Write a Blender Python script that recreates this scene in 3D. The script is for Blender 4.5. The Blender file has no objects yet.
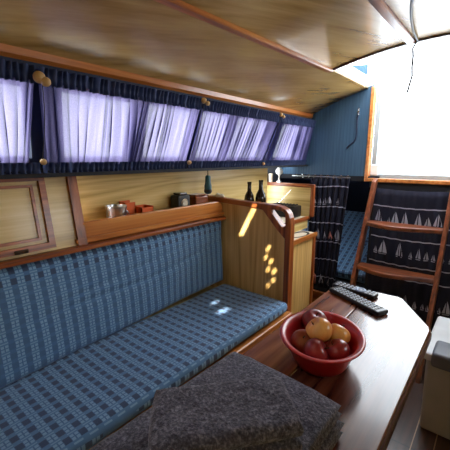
import bpy, bmesh, math, random
from mathutils import Vector, Matrix, noise
random.seed(7)
C = bpy.context.scene.collection
PI = math.pi

# ------------------------------------------------------------------ camera, world, sun, exposure
sc = bpy.context.scene
cam_d = bpy.data.cameras.new('camera'); cam = bpy.data.objects.new('camera', cam_d); C.objects.link(cam)
F_PX = 335.0
PITCH = math.atan2(67, F_PX); YAW = math.atan2(280, math.hypot(F_PX, 67))
cam_d.sensor_width = 36; cam_d.lens = F_PX / 450 * 36; cam_d.clip_start = 0.02
cam.location = (0, 0, 1.14)
cam.rotation_euler = (PI/2 - PITCH, 0, YAW)
sc.camera = cam
sc.view_settings.view_transform = 'Standard'; sc.view_settings.look = 'None'
sc.view_settings.exposure = 0.35; sc.view_settings.gamma = 1; sc.view_settings.use_curve_mapping = False
sc.cycles.max_bounces = 10; sc.cycles.diffuse_bounces = 5; sc.cycles.transmission_bounces = 8
sc.cycles.transparent_max_bounces = 12; sc.cycles.sample_clamp_indirect = 6

w = bpy.data.worlds.new('daylight'); sc.world = w; w.use_nodes = True
wbg = w.node_tree.nodes['Background']
wbg.inputs[0].default_value = (0.86, 0.93, 1.0, 1); wbg.inputs[1].default_value = 8.0

SUN_DIR = Vector((-0.42, 1.16, -0.78)).normalized()      # the way the sunlight travels
sd = bpy.data.lights.new('sun', 'SUN'); sd.energy = 16; sd.angle = 0.011; sd.color = (1, .95, .87)
so = bpy.data.objects.new('sun', sd); C.objects.link(so)
so.rotation_euler = SUN_DIR.to_track_quat('-Z', 'Y').to_euler(); so.location = (2, -3, 4)

def portal(name, loc, size, direction):
    d = bpy.data.lights.new(name, 'AREA'); d.shape = 'RECTANGLE'; d.size, d.size_y = size
    d.cycles.is_portal = True
    o = bpy.data.objects.new(name, d); C.objects.link(o); o.location = loc
    o.rotation_euler = Vector(direction).to_track_quat('-Z', 'Y').to_euler()
portal('companionway_portal', (-.39, 2.37, 1.32), (.62, .62), (0, -1, 0))
portal('hatch_portal', (-.39, 2.05, 1.66), (.7, .62), (0, 0, -1))
portal('side_portal', (.64, 1.2, 1.24), (.5, .30), (-1, 0, 0))

# ------------------------------------------------------------------ node helpers
class N:
    def __init__(s, name):
        s.m = bpy.data.materials.new(name); s.m.use_nodes = True
        s.t = s.m.node_tree; s.b = s.t.nodes['Principled BSDF']; s.out = s.t.nodes['Material Output']
    def n(s, typ, **kw):
        x = s.t.nodes.new(typ)
        for k, v in kw.items(): setattr(x, k, v)
        return x
    def l(s, a, b): s.t.links.new(a, b)
    def inp(s, sock, v):
        if hasattr(v, 'is_linked') or isinstance(v, bpy.types.NodeSocket): s.l(v, sock)
        else: sock.default_value = v
    def math(s, op, a, b=0.0, c=0.0):
        x = s.n('ShaderNodeMath', operation=op)
        s.inp(x.inputs[0], a); s.inp(x.inputs[1], b); s.inp(x.inputs[2], c)
        return x.outputs[0]
    def mix(s, f, a, b):
        x = s.n('ShaderNodeMix', data_type='RGBA')
        s.inp(x.inputs[0], f); s.inp(x.inputs[6], a); s.inp(x.inputs[7], b)
        return x.outputs[2]
    def coord(s, which='Object'):
        return s.n('ShaderNodeTexCoord').outputs[which]
    def mapping(s, vec, scale=(1, 1, 1), rot=(0, 0, 0)):
        x = s.n('ShaderNodeMapping'); s.l(vec, x.inputs[0])
        x.inputs['Scale'].default_value = scale; x.inputs['Rotation'].default_value = rot
        return x.outputs[0]
    def noise(s, vec, scale=5, detail=3, rough=.5, dist=0):
        x = s.n('ShaderNodeTexNoise'); s.l(vec, x.inputs['Vector'])
        x.inputs['Scale'].default_value = scale; x.inputs['Detail'].default_value = detail
        x.inputs['Roughness'].default_value = rough; x.inputs['Distortion'].default_value = dist
        return x.outputs['Fac']
    def ramp(s, f, stops):
        x = s.n('ShaderNodeValToRGB'); s.l(f, x.inputs[0]); e = x.color_ramp.elements
        while len(e) < len(stops): e.new(.5)
        for i, (p, c) in enumerate(stops):
            e[i].position = p; e[i].color = (*c, 1)
        return x.outputs[0]
    def bump(s, h, strength=.2, dist=.002):
        x = s.n('ShaderNodeBump'); s.l(h, x.inputs['Height'])
        x.inputs['Strength'].default_value = strength; x.inputs['Distance'].default_value = dist
        s.l(x.outputs[0], s.b.inputs['Normal'])
    def set(s, color=None, rough=None, metal=None, coat=None, spec=None):
        if color is not None:
            s.inp(s.b.inputs['Base Color'], color if hasattr(color, 'is_linked') else (*color, 1))
        if rough is not None: s.inp(s.b.inputs['Roughness'], rough)
        if metal is not None: s.b.inputs['Metallic'].default_value = metal
        if coat is not None: s.b.inputs['Coat Weight'].default_value = coat; s.b.inputs['Coat Roughness'].default_value = .12
        if spec is not None: s.b.inputs['Specular IOR Level'].default_value = spec
        return s
def srgb(r, g, b):
    return tuple((c/255/12.92) if c/255 <= .04045 else ((c/255+.055)/1.055)**2.4 for c in (r, g, b))

def plain(name, col, rough=.5, metal=0, coat=0, var=.06, spec=None):
    m = N(name); v = m.noise(m.coord(), 14, 3)
    a = tuple(c*(1-var) for c in col); b = tuple(min(1, c*(1+var)) for c in col)
    m.set(m.ramp(v, [(.3, a), (.7, b)]), rough, metal, coat, spec)
    return m.m
def wood(name, dark, mid, light, axis='Y', rough=.35, coat=.3, fine=60, rings=5, rot=0):
    m = N(name); ln = 2.2
    sc_ = {'X': (ln, fine, fine), 'Y': (fine, ln, fine), 'Z': (fine, fine, ln)}[axis]
    sr = {'X': (.5, rings, rings), 'Y': (rings, .5, rings), 'Z': (rings, rings, .5)}[axis]
    co = m.mapping(m.coord(), (1, 1, 1), (0, 0, rot)) if rot else m.coord()
    f = m.noise(m.mapping(co, sc_), 1, 4, .6)
    g = m.noise(m.mapping(co, sr), 1.0, 2, .5, .4)
    band = m.math('FRACT', m.math('MULTIPLY', g, 9.0))
    band = m.math('SUBTRACT', 1.0, m.math('ABSOLUTE', m.math('SUBTRACT', m.math('MULTIPLY', band, 2.0), 1.0)))
    v = m.math('ADD', m.math('MULTIPLY', f, .72), m.math('MULTIPLY', band, .28))
    m.set(m.ramp(v, [(.28, dark), (.5, mid), (.72, light)]), rough, 0, coat)
    m.bump(f, .08, .001)
    return m.m

M = {}
M['panel'] = wood('pale_oak_panel', srgb(178, 146, 80), srgb(212, 182, 114), srgb(228, 202, 140), 'Y', .35, .2, 90, 6)
M['panel_x'] = wood('pale_oak_panel_upright', srgb(190, 146, 80), srgb(218, 176, 106), srgb(232, 196, 130), 'Z', .33, .25, 110, 6)
M['panel_c'] = wood('pale_oak_panel_cross', srgb(178, 146, 80), srgb(212, 182, 114), srgb(228, 202, 140), 'X', .35, .2, 90, 6)
M['ceil'] = wood('varnished_oak_ceiling', srgb(158, 124, 70), srgb(184, 150, 92), srgb(200, 168, 108), 'Y', .27, .35, 60, 3.2, .35)
M['red'] = wood('red_brown_trim', srgb(96, 42, 15), srgb(146, 74, 30), srgb(178, 102, 48), 'Y', .34, .18, 90, 8)
M['red_z'] = wood('red_brown_trim_upright', srgb(96, 42, 15), srgb(146, 74, 30), srgb(178, 102, 48), 'Z', .34, .18, 90, 8)
M['red_x'] = wood('red_brown_trim_cross', srgb(104, 50, 20), srgb(150, 80, 36), srgb(178, 106, 54), 'X', .34, .18, 90, 8)
M['board'] = wood('orange_teak_board', srgb(160, 90, 36), srgb(192, 118, 54), srgb(210, 140, 72), 'Y', .35, .35, 80, 6)
M['table'] = wood('table_mahogany', srgb(96, 48, 26), srgb(128, 70, 40), srgb(148, 88, 52), 'Y', .25, .4, 70, 7)
M['table_top'] = wood('table_dark_mahogany', srgb(62, 32, 24), srgb(92, 50, 34), srgb(110, 64, 44), 'Y', .27, .36, 70, 7)
M['ladder_z'] = wood('ladder_wood_upright', srgb(74, 34, 18), srgb(116, 60, 34), srgb(142, 80, 48), 'Z', .35, .2, 90, 8)
M['ladder_x'] = wood('ladder_wood_cross', srgb(74, 34, 18), srgb(116, 60, 34), srgb(142, 80, 48), 'X', .3, .3, 90, 8)
M['table_edge'] = plain('table_dark_edge', srgb(64, 28, 24), .35)
M['floorw'] = None
M['navy'] = plain('navy_lining', srgb(30, 40, 66), .8)
M['dark'] = plain('dark_lining', srgb(22, 24, 32), .8)
M['white'] = plain('white_gelcoat', (.82, .84, .86), .4)
M['jamb'] = plain('pale_jamb', srgb(156, 174, 184), .4)
M['steel'] = plain('brushed_steel', (.6, .6, .6), .3, 1)
M['chrome'] = plain('chrome', (.8, .8, .8), .15, 1)
M['black'] = plain('black_plastic', srgb(22, 23, 26), .35)
M['blackm'] = plain('black_matt', srgb(26, 22, 22), .6)
M['grey'] = plain('grey_rubber_button', srgb(190, 200, 212), .5)
M['silver'] = plain('silver_plastic', srgb(150, 165, 190), .35)
M['orange'] = plain('orange_plastic', srgb(214, 92, 30), .45)
M['teal'] = plain('teal_plastic', srgb(30, 84, 92), .45)
M['knob'] = plain('turned_pale_wood', srgb(200, 160, 100), .4, 0, .3)
M['cloth_white'] = plain('white_cloth', srgb(215, 205, 185), .9)
M['cool'] = plain('cooler_body_plastic', srgb(172, 172, 164), .55)
M['cool_lid'] = plain('cooler_lid_plastic', srgb(205, 210, 214), .5)
M['cool_dark'] = plain('cooler_handle_plastic', srgb(104, 110, 120), .5)
M['bowl'] = plain('red_plastic', srgb(176, 26, 30), .32, 0, .2)
M['canvas'] = plain('blue_canvas', srgb(56, 88, 118), .8)
M['glasslamp'] = plain('milky_glass', (.8, .78, .72), .2)
M['cable'] = plain('grey_cable', srgb(70, 74, 78), .5)
M['stem'] = plain('brown_stem', srgb(70, 50, 30), .8)
M['bottle'] = plain('dark_bottle_glass', srgb(30, 20, 18), .12)
M['label'] = plain('cream_paper', srgb(205, 195, 175), .7)

def floor_mat():
    m = N('dark_plank_floor'); co = m.coord(); sp = m.n('ShaderNodeSeparateXYZ'); m.l(co, sp.inputs[0])
    fx = m.math('FRACT', m.math('MULTIPLY', m.math('ADD', sp.outputs[0], 3.0+.037), 1/.074))
    fy = m.math('FRACT', m.math('MULTIPLY', m.math('ADD', sp.outputs[1], 3.45), 1/.6))
    sx = m.math('LESS_THAN', fx, .05); sy = m.math('LESS_THAN', fy, .012)
    g = m.noise(m.mapping(co, (70, 3, 70)), 1, 4)
    base = m.ramp(g, [(.3, srgb(44, 30, 26)), (.7, srgb(74, 52, 42))])
    c1 = m.mix(sy, base, (*srgb(18, 14, 12), 1)); c2 = m.mix(sx, c1, (*srgb(170, 140, 110), 1))
    m.set(c2, .3, 0, .3); return m.m
M['floor'] = floor_mat()

def panelling_mat():
    m = N('blue_grooved_panelling'); co = m.coord(); sp = m.n('ShaderNodeSeparateXYZ'); m.l(co, sp.inputs[0])
    f = m.math('FRACT', m.math('MULTIPLY', sp.outputs[0], 1/.022))
    tri = m.math('ABSOLUTE', m.math('SUBTRACT', f, .5))
    gro = m.math('GREATER_THAN', tri, .44)
    v = m.noise(m.mapping(co, (60, 60, 3)), 1, 3)
    base = m.ramp(v, [(.3, srgb(46, 76, 102)), (.7, srgb(62, 96, 122))])
    m.set(m.mix(gro, base, (*srgb(36, 66, 96), 1)), .55)
    m.bump(m.math('MULTIPLY', gro, -1.0), .5, .002); return m.m
M['panelling'] = panelling_mat()

def check_mat(name, ua, va, pu, pv, offv=0.0, pale_below=None):
    """woven check: dark squares and dotted pale squares on mid blue, in metres along two object axes"""
    m = N(name); co = m.coord(); sp = m.n('ShaderNodeSeparateXYZ'); m.l(co, sp.inputs[0])
    u = m.math('FRACT', m.math('MULTIPLY', m.math('ADD', sp.outputs[ua], 10.0), 1/pu))
    v = m.math('FRACT', m.math('MULTIPLY', m.math('ADD', sp.outputs[va], 10.0+offv), 1/pv))
    dcol = m.math('LESS_THAN', u, .42)
    sq = m.math('LESS_THAN', v, .60)
    # little four-part motif in the pale squares
    u2 = m.math('ABSOLUTE', m.math('SUBTRACT', m.math('DIVIDE', m.math('SUBTRACT', u, .42), .58), .5))
    v2 = m.math('ABSOLUTE', m.math('SUBTRACT', m.math('DIVIDE', v, .60), .5))
    cross = m.math('MAXIMUM', m.math('LESS_THAN', u2, .07), m.math('LESS_THAN', v2, .08))
    edge = m.math('MAXIMUM', m.math('GREATER_THAN', u2, .44), 0.0)
    thread = m.noise(m.mapping(co, (900, 900, 900)), 1, 1)
    band = m.math('LESS_THAN', m.math('ABSOLUTE', m.math('SUBTRACT', v, .80)), .05)
    navy = (*srgb(20, 36, 72), 1); mid = (*srgb(54, 98, 146), 1); gap = (*srgb(72, 118, 164), 1); pale = (*srgb(124, 166, 202), 1)
    light_sq = m.mix(cross, pale, mid); light_sq = m.mix(edge, light_sq, mid)
    if pale_below is not None:                                # dark squares turn mid blue below a line
        f = m.math('LESS_THAN', sp.outputs[va], pale_below)
        navy = m.mix(f, navy, (*srgb(48, 88, 130), 1))
    dark_col = m.mix(sq, gap if pale_below is None else mid, navy)
    gapc = m.mix(band, gap, pale)
    light_col = m.mix(sq, gapc, light_sq)
    col = m.mix(dcol, light_col, dark_col)
    col = m.mix(m.math('MULTIPLY', thread, .22), col, (*srgb(150, 175, 200), 1))
    big = m.noise(co, 4, 3)
    col = m.mix(m.math('MULTIPLY', big, .25), col, mid)
    m.set(col, .75, 0, 0, .35); m.b.inputs['Sheen Weight'].default_value = .2
    m.bump(m.math('ADD', thread, m.math('MULTIPLY', big, 1.5)), .25, .002)
    return m.m
M['check_seat'] = check_mat('blue_check_seat_fabric', 1, 0, .0395, .034)
M['check_back'] = check_mat('blue_check_back_fabric', 1, 2, .0395, .030, .006, .282)

def curtain_mat(name, diff, trans, frac, alpha=0.0):
    m = N(name); t = m.t
    v = m.noise(m.mapping(m.coord(), (300, 300, 300)), 1, 2)
    d = m.n('ShaderNodeBsdfDiffuse'); d.inputs[0].default_value = (*diff, 1)
    tr = m.n('ShaderNodeBsdfTranslucent')
    m.l(m.ramp(v, [(.3, tuple(c*.85 for c in trans)), (.7, tuple(min(1, c*1.1) for c in trans))]), tr.inputs[0])
    mx = m.n('ShaderNodeMixShader'); mx.inputs[0].default_value = frac
    m.l(d.outputs[0], mx.inputs[1]); m.l(tr.outputs[0], mx.inputs[2]); last = mx
    if alpha:
        tp = m.n('ShaderNodeBsdfTransparent'); m2 = m.n('ShaderNodeMixShader'); m2.inputs[0].default_value = alpha
        m.l(mx.outputs[0], m2.inputs[1]); m.l(tp.outputs[0], m2.inputs[2]); last = m2
    m.l(last.outputs[0], m.out.inputs[0]); return m.m
M['curtain'] = curtain_mat('thin_navy_curtain', srgb(34, 46, 96), (.22, .185, .35), .52, .03)
M['milky'] = curtain_mat('added_milky_pane', (.8, .8, .8), (.42, .40, .36), .7)  # for the unseen roof pane added to diffuse daylight
M['hood'] = curtain_mat('white_canvas', (.85, .86, .88), (.85, .87, .9), .6)
M['heading'] = plain('navy_ruffle', srgb(50, 64, 104), .85)
M['sailcloth'] = plain('navy_sail_print_cloth', srgb(16, 18, 40), .9)
M['print'] = plain('white_print', srgb(164, 166, 186), .9)
M['print_red'] = plain('reddish_print', srgb(196, 120, 110), .9)

def glass_mat():
    m = N('window_glass'); tp = m.n('ShaderNodeBsdfTransparent'); g = m.n('ShaderNodeBsdfGlossy')
    g.inputs['Roughness'].default_value = .03
    fr = m.n('ShaderNodeFresnel'); fr.inputs[0].default_value = 1.45
    mx = m.n('ShaderNodeMixShader'); m.l(fr.outputs[0], mx.inputs[0]); m.l(tp.outputs[0], mx.inputs[1]); m.l(g.outputs[0], mx.inputs[2])
    m.l(mx.outputs[0], m.out.inputs[0]); return m.m
M['glass'] = glass_mat()

def terry_mat():
    m = N('grey_terry'); co = m.coord()
    a = m.noise(co, 210, 3, .75); b = m.noise(co, 60, 2)
    v = m.math('ADD', m.math('MULTIPLY', a, .75), m.math('MULTIPLY', b, .25))
    m.set(m.ramp(v, [(.32, srgb(38, 39, 50)), (.5, srgb(86, 87, 104)), (.68, srgb(158, 159, 176))]), 1.0, 0, 0, .05)
    m.b.inputs['Sheen Weight'].default_value = .3
    m.bump(v, 1.0, .006); return m.m
M['terry'] = terry_mat()

def apple_mat(name, c1, c2, c3, s=9):
    m = N(name); co = m.coord()
    v = m.noise(m.mapping(co, (1, 1, .5)), s*3, 4); st = m.noise(m.mapping(co, (1, 1, .25)), 160, 2)
    g = m.math('ADD', m.math('MULTIPLY', v, .8), m.math('MULTIPLY', st, .2))
    m.set(m.ramp(g, [(.34, c1), (.5, c2), (.68, c3)]), .28, 0, .2); return m.m
M['apple_red'] = apple_mat('red_apple_skin', srgb(104, 18, 26), srgb(136, 30, 36), srgb(166, 62, 52))
M['apple_dark'] = apple_mat('dark_red_apple_skin', srgb(92, 18, 24), srgb(124, 30, 36), srgb(150, 60, 56))
M['apple_brown'] = apple_mat('russet_apple_skin', srgb(128, 44, 32), srgb(156, 72, 46), srgb(178, 110, 66))
M['apple_yel'] = apple_mat('yellow_apple_skin', srgb(206, 112, 56), srgb(226, 158, 78), srgb(238, 188, 108), 6)

# ------------------------------------------------------------------ mesh helpers
class MB:
    def __init__(s): s.bm = bmesh.new()
    def box(s, lo, hi, bev=0, seg=2, rot=None, taper=0):
        c = [(a+b)/2 for a, b in zip(lo, hi)]; d = [abs(b-a) for a, b in zip(lo, hi)]
        t = bmesh.new(); bmesh.ops.create_cube(t, size=1)
        for v in t.verts:
            k = 1 - taper*(0.5 - v.co.z)
            v.co = Vector((v.co.x*d[0]*k, v.co.y*d[1]*k, v.co.z*d[2]))
        if bev: bmesh.ops.bevel(t, geom=list(t.edges), offset=min(bev, min(d)*.49), segments=seg, profile=.5, affect='EDGES')
        R = rot if rot is not None else Matrix.Identity(3)
        for v in t.verts: v.co = R @ v.co + Vector(c)
        s.join(t); return s
    def join(s, t):
        me = bpy.data.meshes.new('tmp'); t.to_mesh(me); t.free(); s.bm.from_mesh(me); bpy.data.meshes.remove(me)
    def prism(s, loops, axis, a, b, bev=0):
        """loops: outer polygon (+ holes) in the two other axes, extruded from a to b along axis"""
        if not isinstance(loops[0][0], (tuple, list)): loops = [loops]
        t = bmesh.new(); es = []
        def P(p, h):
            return {'X': (h, p[0], p[1]), 'Y': (p[0], h, p[1]), 'Z': (p[0], p[1], h)}[axis]
        for lp in loops:
            vs = [t.verts.new(P(p, a)) for p in lp]
            es += [t.edges.new((vs[i], vs[(i+1) % len(vs)])) for i in range(len(vs))]
        if len(loops) == 1: fs = [t.faces.new(vs)]
        else:
            r = bmesh.ops.triangle_fill(t, use_beauty=True, use_dissolve=False, edges=es); fs = [g for g in r['geom'] if isinstance(g, bmesh.types.BMFace)]
        r = bmesh.ops.extrude_face_region(t, geom=fs)
        nv = [g for g in r['geom'] if isinstance(g, bmesh.types.BMVert)]
        d = Vector(P((0, 0), b-a)) if True else None
        bmesh.ops.translate(t, verts=nv, vec=d)
        bmesh.ops.recalc_face_normals(t, faces=list(t.faces))
        if bev:
            ed = [e for e in t.edges if len(e.link_faces) == 2 and e.calc_face_angle(0) > .3]
            bmesh.ops.bevel(t, geom=ed, offset=bev, segments=2, profile=.5, affect='EDGES')
        s.join(t); return s
    def tube(s, pts, r, seg=8, closed=False):
        t = bmesh.new(); pts = [Vector(p) for p in pts]; rings = []; up = None
        for i, p in enumerate(pts):
            d = (pts[min(i+1, len(pts)-1)] - pts[max(i-1, 0)]).normalized()
            if up is None: up = Vector((0, 0, 1)) if abs(d.z) < .9 else Vector((1, 0, 0))
            x = d.cross(up).normalized(); y = x.cross(d).normalized(); up = y
            rr = r[i] if isinstance(r, (list, tuple)) else r
            rings.append([t.verts.new(p + x*rr*math.cos(2*PI*k/seg) + y*rr*math.sin(2*PI*k/seg)) for k in range(seg)])
        for a, b in zip(rings, rings[1:]):
            for k in range(seg): t.faces.new((a[k], a[(k+1) % seg], b[(k+1) % seg], b[k]))
        t.faces.new(rings[0][::-1]); t.faces.new(rings[-1])
        bmesh.ops.recalc_face_normals(t, faces=list(t.faces)); s.join(t); return s
    def lathe(s, prof, c, seg=24, rot=None):
        t = bmesh.new(); rings = []
        R = rot if rot is not None else Matrix.Identity(3)
        for r, z in prof:
            if r < 1e-5: rings.append([t.verts.new(R @ Vector((0, 0, z)) + Vector(c))])
            else: rings.append([t.verts.new(R @ Vector((r*math.cos(2*PI*k/seg), r*math.sin(2*PI*k/seg), z)) + Vector(c)) for k in range(seg)])
        for a, b in zip(rings, rings[1:]):
            for k in range(seg):
                k2 = (k+1) % seg
                if len(a) == 1 and len(b) == 1: continue
                if len(a) == 1: t.faces.new((a[0], b[k2], b[k]))
                elif len(b) == 1: t.faces.new((a[k], a[k2], b[0]))
                else: t.faces.new((a[k], a[k2], b[k2], b[k]))
        bmesh.ops.recalc_face_normals(t, faces=list(t.faces)); s.join(t); return s
    def grid(s, fn, nu, nv):
        vs = [[s.bm.verts.new(fn(i/nu, j/nv)) for j in range(nv+1)] for i in range(nu+1)]
        for i in range(nu):
            for j in range(nv): s.bm.faces.new((vs[i][j], vs[i+1][j], vs[i+1][j+1], vs[i][j+1]))
        return s
    def poly(s, pts):
        s.bm.faces.new([s.bm.verts.new(p) for p in pts]); return s
    def sphere(s, c, r, seg=16, scale=(1, 1, 1)):
        t = bmesh.new(); bmesh.ops.create_uvsphere(t, u_segments=seg, v_segments=seg//2+2, radius=r)
        for v in t.verts: v.co = Vector((v.co.x*scale[0], v.co.y*scale[1], v.co.z*scale[2])) + Vector(c)
        s.join(t); return s
    def each(s, fn):
        for v in s.bm.verts: v.co = fn(v.co)
        return s
    def build(s, name, mat, parent=None, smooth=False, origin=None, solid=0):
        me = bpy.data.meshes.new(name); bm = s.bm
        root = Vector((0, 0, 0))
        if parent is not None:
            p = parent
            while p: root += p.location; p = p.parent
        else:
            if origin is None:
                xs = [v.co for v in bm.verts]
                origin = (sum((min(v[i] for v in xs)+max(v[i] for v in xs))/2*(1 if i == k else 0) for k in [0] for i in [0]),
                          (min(v[1] for v in xs)+max(v[1] for v in xs))/2, min(v[2] for v in xs))
            root = Vector(origin)
        for v in bm.verts: v.co -= root
        bm.to_mesh(me); bm.free()
        me.materials.append(mat)
        if smooth:
            for p in me.polygons: p.use_smooth = True
            if smooth == 'auto':
                me.set_sharp_from_angle(angle=.6)
        o = bpy.data.objects.new(name, me); C.objects.link(o)
        if parent is not None: o.parent = parent
        else: o.location = root
        if solid:
            md = o.modifiers.new('thickness', 'SOLIDIFY'); md.thickness = solid; md.offset = 0
        return o
def tag(o, label, cat, group=None):
    o['label'] = label; o['category'] = cat
    if group: o['group'] = group
    return o
def thing(name, label, cat, loc, group=None):
    o = bpy.data.objects.new(name, None); C.objects.link(o); o.location = loc; o.empty_display_size = .05
    return tag(o, label, cat, group)
def struct(o):
    o['kind'] = 'structure'; return o
def copy_tree(o, parent=None):
    c = o.copy(); C.objects.link(c)
    if parent is not None: c.parent = parent
    for ch in list(o.children): copy_tree(ch, c)
    return c

def zc(x): return 1.6406 - .263*(x+.25)**2          # the camber of the cabin roof

# ------------------------------------------------------------------ the setting
Y0, Y1, XS = -1.3, 2.35, .66
struct(MB().box((-1.4, Y0, -.03), (XS+.1, 3.4, 0)).build('floor', M['floor'], origin=(0, 0, 0)))

# ceiling: cambered plywood with the companionway hatch and added, unseen forward light openings cut out of it
HX0, HX1, HY0 = -.735, -.045, 1.745
# unseen slots added forward, cut to shape the sun patches
FWD = (-.50, .0, -1.2, -.75)  # unseen roof opening added for more light from forward
SLOTS = [(-0.556, -0.522, 0.055, 0.31), (-0.3959, -0.3801, 0.006, 0.066), (-0.3476, -0.3304, -0.058, -0.002), (-0.3312, -0.3168, -0.128, -0.076), (-0.2954, -0.2766, -0.15, -0.102), (-0.2852, -0.2708, -0.219, -0.167), (-0.2496, -0.2324, -0.223, -0.171), (-0.2286, -0.2114, -0.287, -0.247), (-0.2372, -0.2228, -0.335, -0.299), (-0.272, -0.236, -0.71, -0.64), (-0.352, -0.330, -0.66, -0.60), FWD]
def ceiling():
    xs = sorted({-1.16, HX0, HX1, XS+.02} | {-1.16+i*.06 for i in range(31)})
    for a in SLOTS: xs += a[:2]
    xs = sorted({round(x, 4) for x in xs if x <= XS+.02})
    ys = sorted({Y0, -.9, -.4, .1, .6, 1.1, HY0, Y1} | {y for a in SLOTS for y in a[2:]})
    mb = MB(); bm = mb.bm
    V = {}
    def v(x, y, d):
        k = (round(x, 4), round(y, 4), d)
        if k not in V: V[k] = bm.verts.new((x, y, zc(x)+d))
        return V[k]
    for a, b in zip(xs, xs[1:]):
        for c, d in zip(ys, ys[1:]):
            if c >= HY0-.001 and a >= HX0-.001 and b <= HX1+.001: continue
            if any(a >= q[0]-.001 and b <= q[1]+.001 and c >= q[2]-.001 and d <= q[3]+.001 for q in SLOTS): continue
            bm.faces.new((v(a, c, 0), v(a, d, 0), v(b, d, 0), v(b, c, 0)))
    return mb
o = ceiling().build('ceiling', M['ceil'], smooth=True, origin=(0, 0, 1.5))
md = o.modifiers.new('thickness', 'SOLIDIFY'); md.thickness = .008; md.offset = -1
struct(o)

o = MB().grid(lambda u, v: (FWD[0]+(FWD[1]-FWD[0])*u, FWD[2]+(FWD[3]-FWD[2])*v, zc(FWD[0]+(FWD[1]-FWD[0])*u)+.004), 6, 1).build('window_8', M['milky'], smooth=True)  # unseen milky pane added in the roof to brighten the cabin
struct(o)
# port cabin side with the six slanting windows  (Y at head, Y at sill)
WZ0, WZ1 = 1.14, 1.36
WINS = [((.05, .45), (.05, .452)), ((.551, .846), (.555, .81)), ((.904, 1.18), (.879, 1.132)),
        ((1.222, 1.453), (1.186, 1.414)), ((1.506, 1.808), (1.431, 1.79)), ((1.978, 2.315), (1.90, 2.25))]
def wx(z): return -1.18 + (z-1.10)*(.05/.36)
def wall_port_upper():
    mb = MB(); P = lambda y, z: (wx(z), y, z)
    zb, zt = 1.085, 1.47
    mb.poly([P(Y0, zb), P(Y1, zb), P(Y1, WZ0), P(Y0, WZ0)])
    mb.poly([P(Y0, WZ1), P(Y1, WZ1), P(Y1, zt), P(Y0, zt)])
    pt, pb = Y0, Y0
    for (t0, t1), (b0, b1) in WINS + [((Y1, Y1), (Y1, Y1))]:
        mb.poly([P(pb, WZ0), P(b0, WZ0), P(t0, WZ1), P(pt, WZ1)]); pt, pb = t1, b1
    return mb
struct(wall_port_upper().build('wall_port', M['navy'], solid=.02, origin=(-1.16, .5, 1.08)))
for i, ((t0, t1), (b0, b1)) in enumerate(WINS):
    P = lambda y, z, d=0: (wx(z)-.004+d, y, z)
    g = MB().poly([P(b0, WZ0), P(b1, WZ0), P(t1, WZ1), P(t0, WZ1)]).build('window_%d' % (i+1), M['glass'])
    struct(g)
    f = MB(); r = .008
    q = [P(b0, WZ0, -.02), P(b1, WZ0, -.02), P(t1, WZ1, -.02), P(t0, WZ1, -.02)]
    for a, b in zip(q, q[1:]+q[:1]): f.tube([a, b], r, 6)
    f.build('window_frame', M['steel'], g)

# the shelf recess below the windows, the hull side and the soffit over the recess
struct(MB().box((-1.27, .55, .80), (-1.25, 1.985, 1.10)).build('wall_port_recess', M['panel']))
struct(MB().box((-1.27, .0, 1.095), (-1.14, 2.34, 1.108)).build('trim_1', M['dark']))
struct(MB().box((-1.30, Y0, 0), (-1.262, Y1, .80)).build('wall_port_hull', M['dark']))
struct(MB().box((-1.40, 1.985, .60), (-1.37, Y1, 1.12)).build('wall_port_quarter', M['dark']))
struct(MB().box((-1.268, .55, .845), (-1.12, 1.36, .86)).build('trim_2', M['board']))          # floor of the recess shelf
# red-brown cornice strip between curtain and ceiling
struct(MB().prism([(-1.105, 1.428), (-1.105, 1.452), (-1.15, 1.45), (-1.15, 1.415), (-1.125, 1.413)], 'Y', Y0, Y1-.003).build('trim_3', M['board']))
# ceiling battens
def batten(name, x0, y0, x1, y1, wdt, mat):
    mb = MB(); n = 12
    def f(u, v):
        y = y0+(y1-y0)*u; x = x0+(x1-x0)*u
        pr = [(-wdt/2, 0.004), (-wdt/2, -.006), (-wdt/2+.004, -.010), (wdt/2-.004, -.010), (wdt/2, -.006), (wdt/2, .004)]
        k = min(int(round(v*5)), 5); dx, dz = pr[k]
        return (x+dx, y, zc(x)+dz)
    mb.grid(f, n, 5); return struct(mb.build(name, mat))
batten('trim_4', -.835, Y0, -.742, HY0+.005, .034, M['board'])
batten('trim_5', -.395, Y0, -.378, HY0-.002, .036, M['red'])
batten('trim_6', -.06, Y0, -.06, HY0-.002, .034, M['red'])
# hatch coaming: dark arched lip on the forward edge, pale sides
def arch_lip(name, y0, y1, d0, d1, x0, x1, mat):
    n = 24; top = [(x0+(x1-x0)*i/n) for i in range(n+1)]
    pts = [(x, zc(x)+d1) for x in top] + [(x, zc(x)+d0) for x in reversed(top)]
    return struct(MB().prism(pts, 'Y', y0, y1).build(name, mat))
arch_lip('trim_7', HY0-.004, HY0+.014, -.006, .030, HX0, HX1, M['table_edge'])
struct(MB().box((HX0-.02, HY0, zc(HX0)+.012), (HX0, Y1+.03, zc(HX0)+.07)).build('trim_8', M['white']))
struct(MB().box((HX1, HY0, zc(HX1)+.003), (HX1+.02, Y1+.03, zc(HX1)+.05)).build('trim_9', M['white']))

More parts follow.
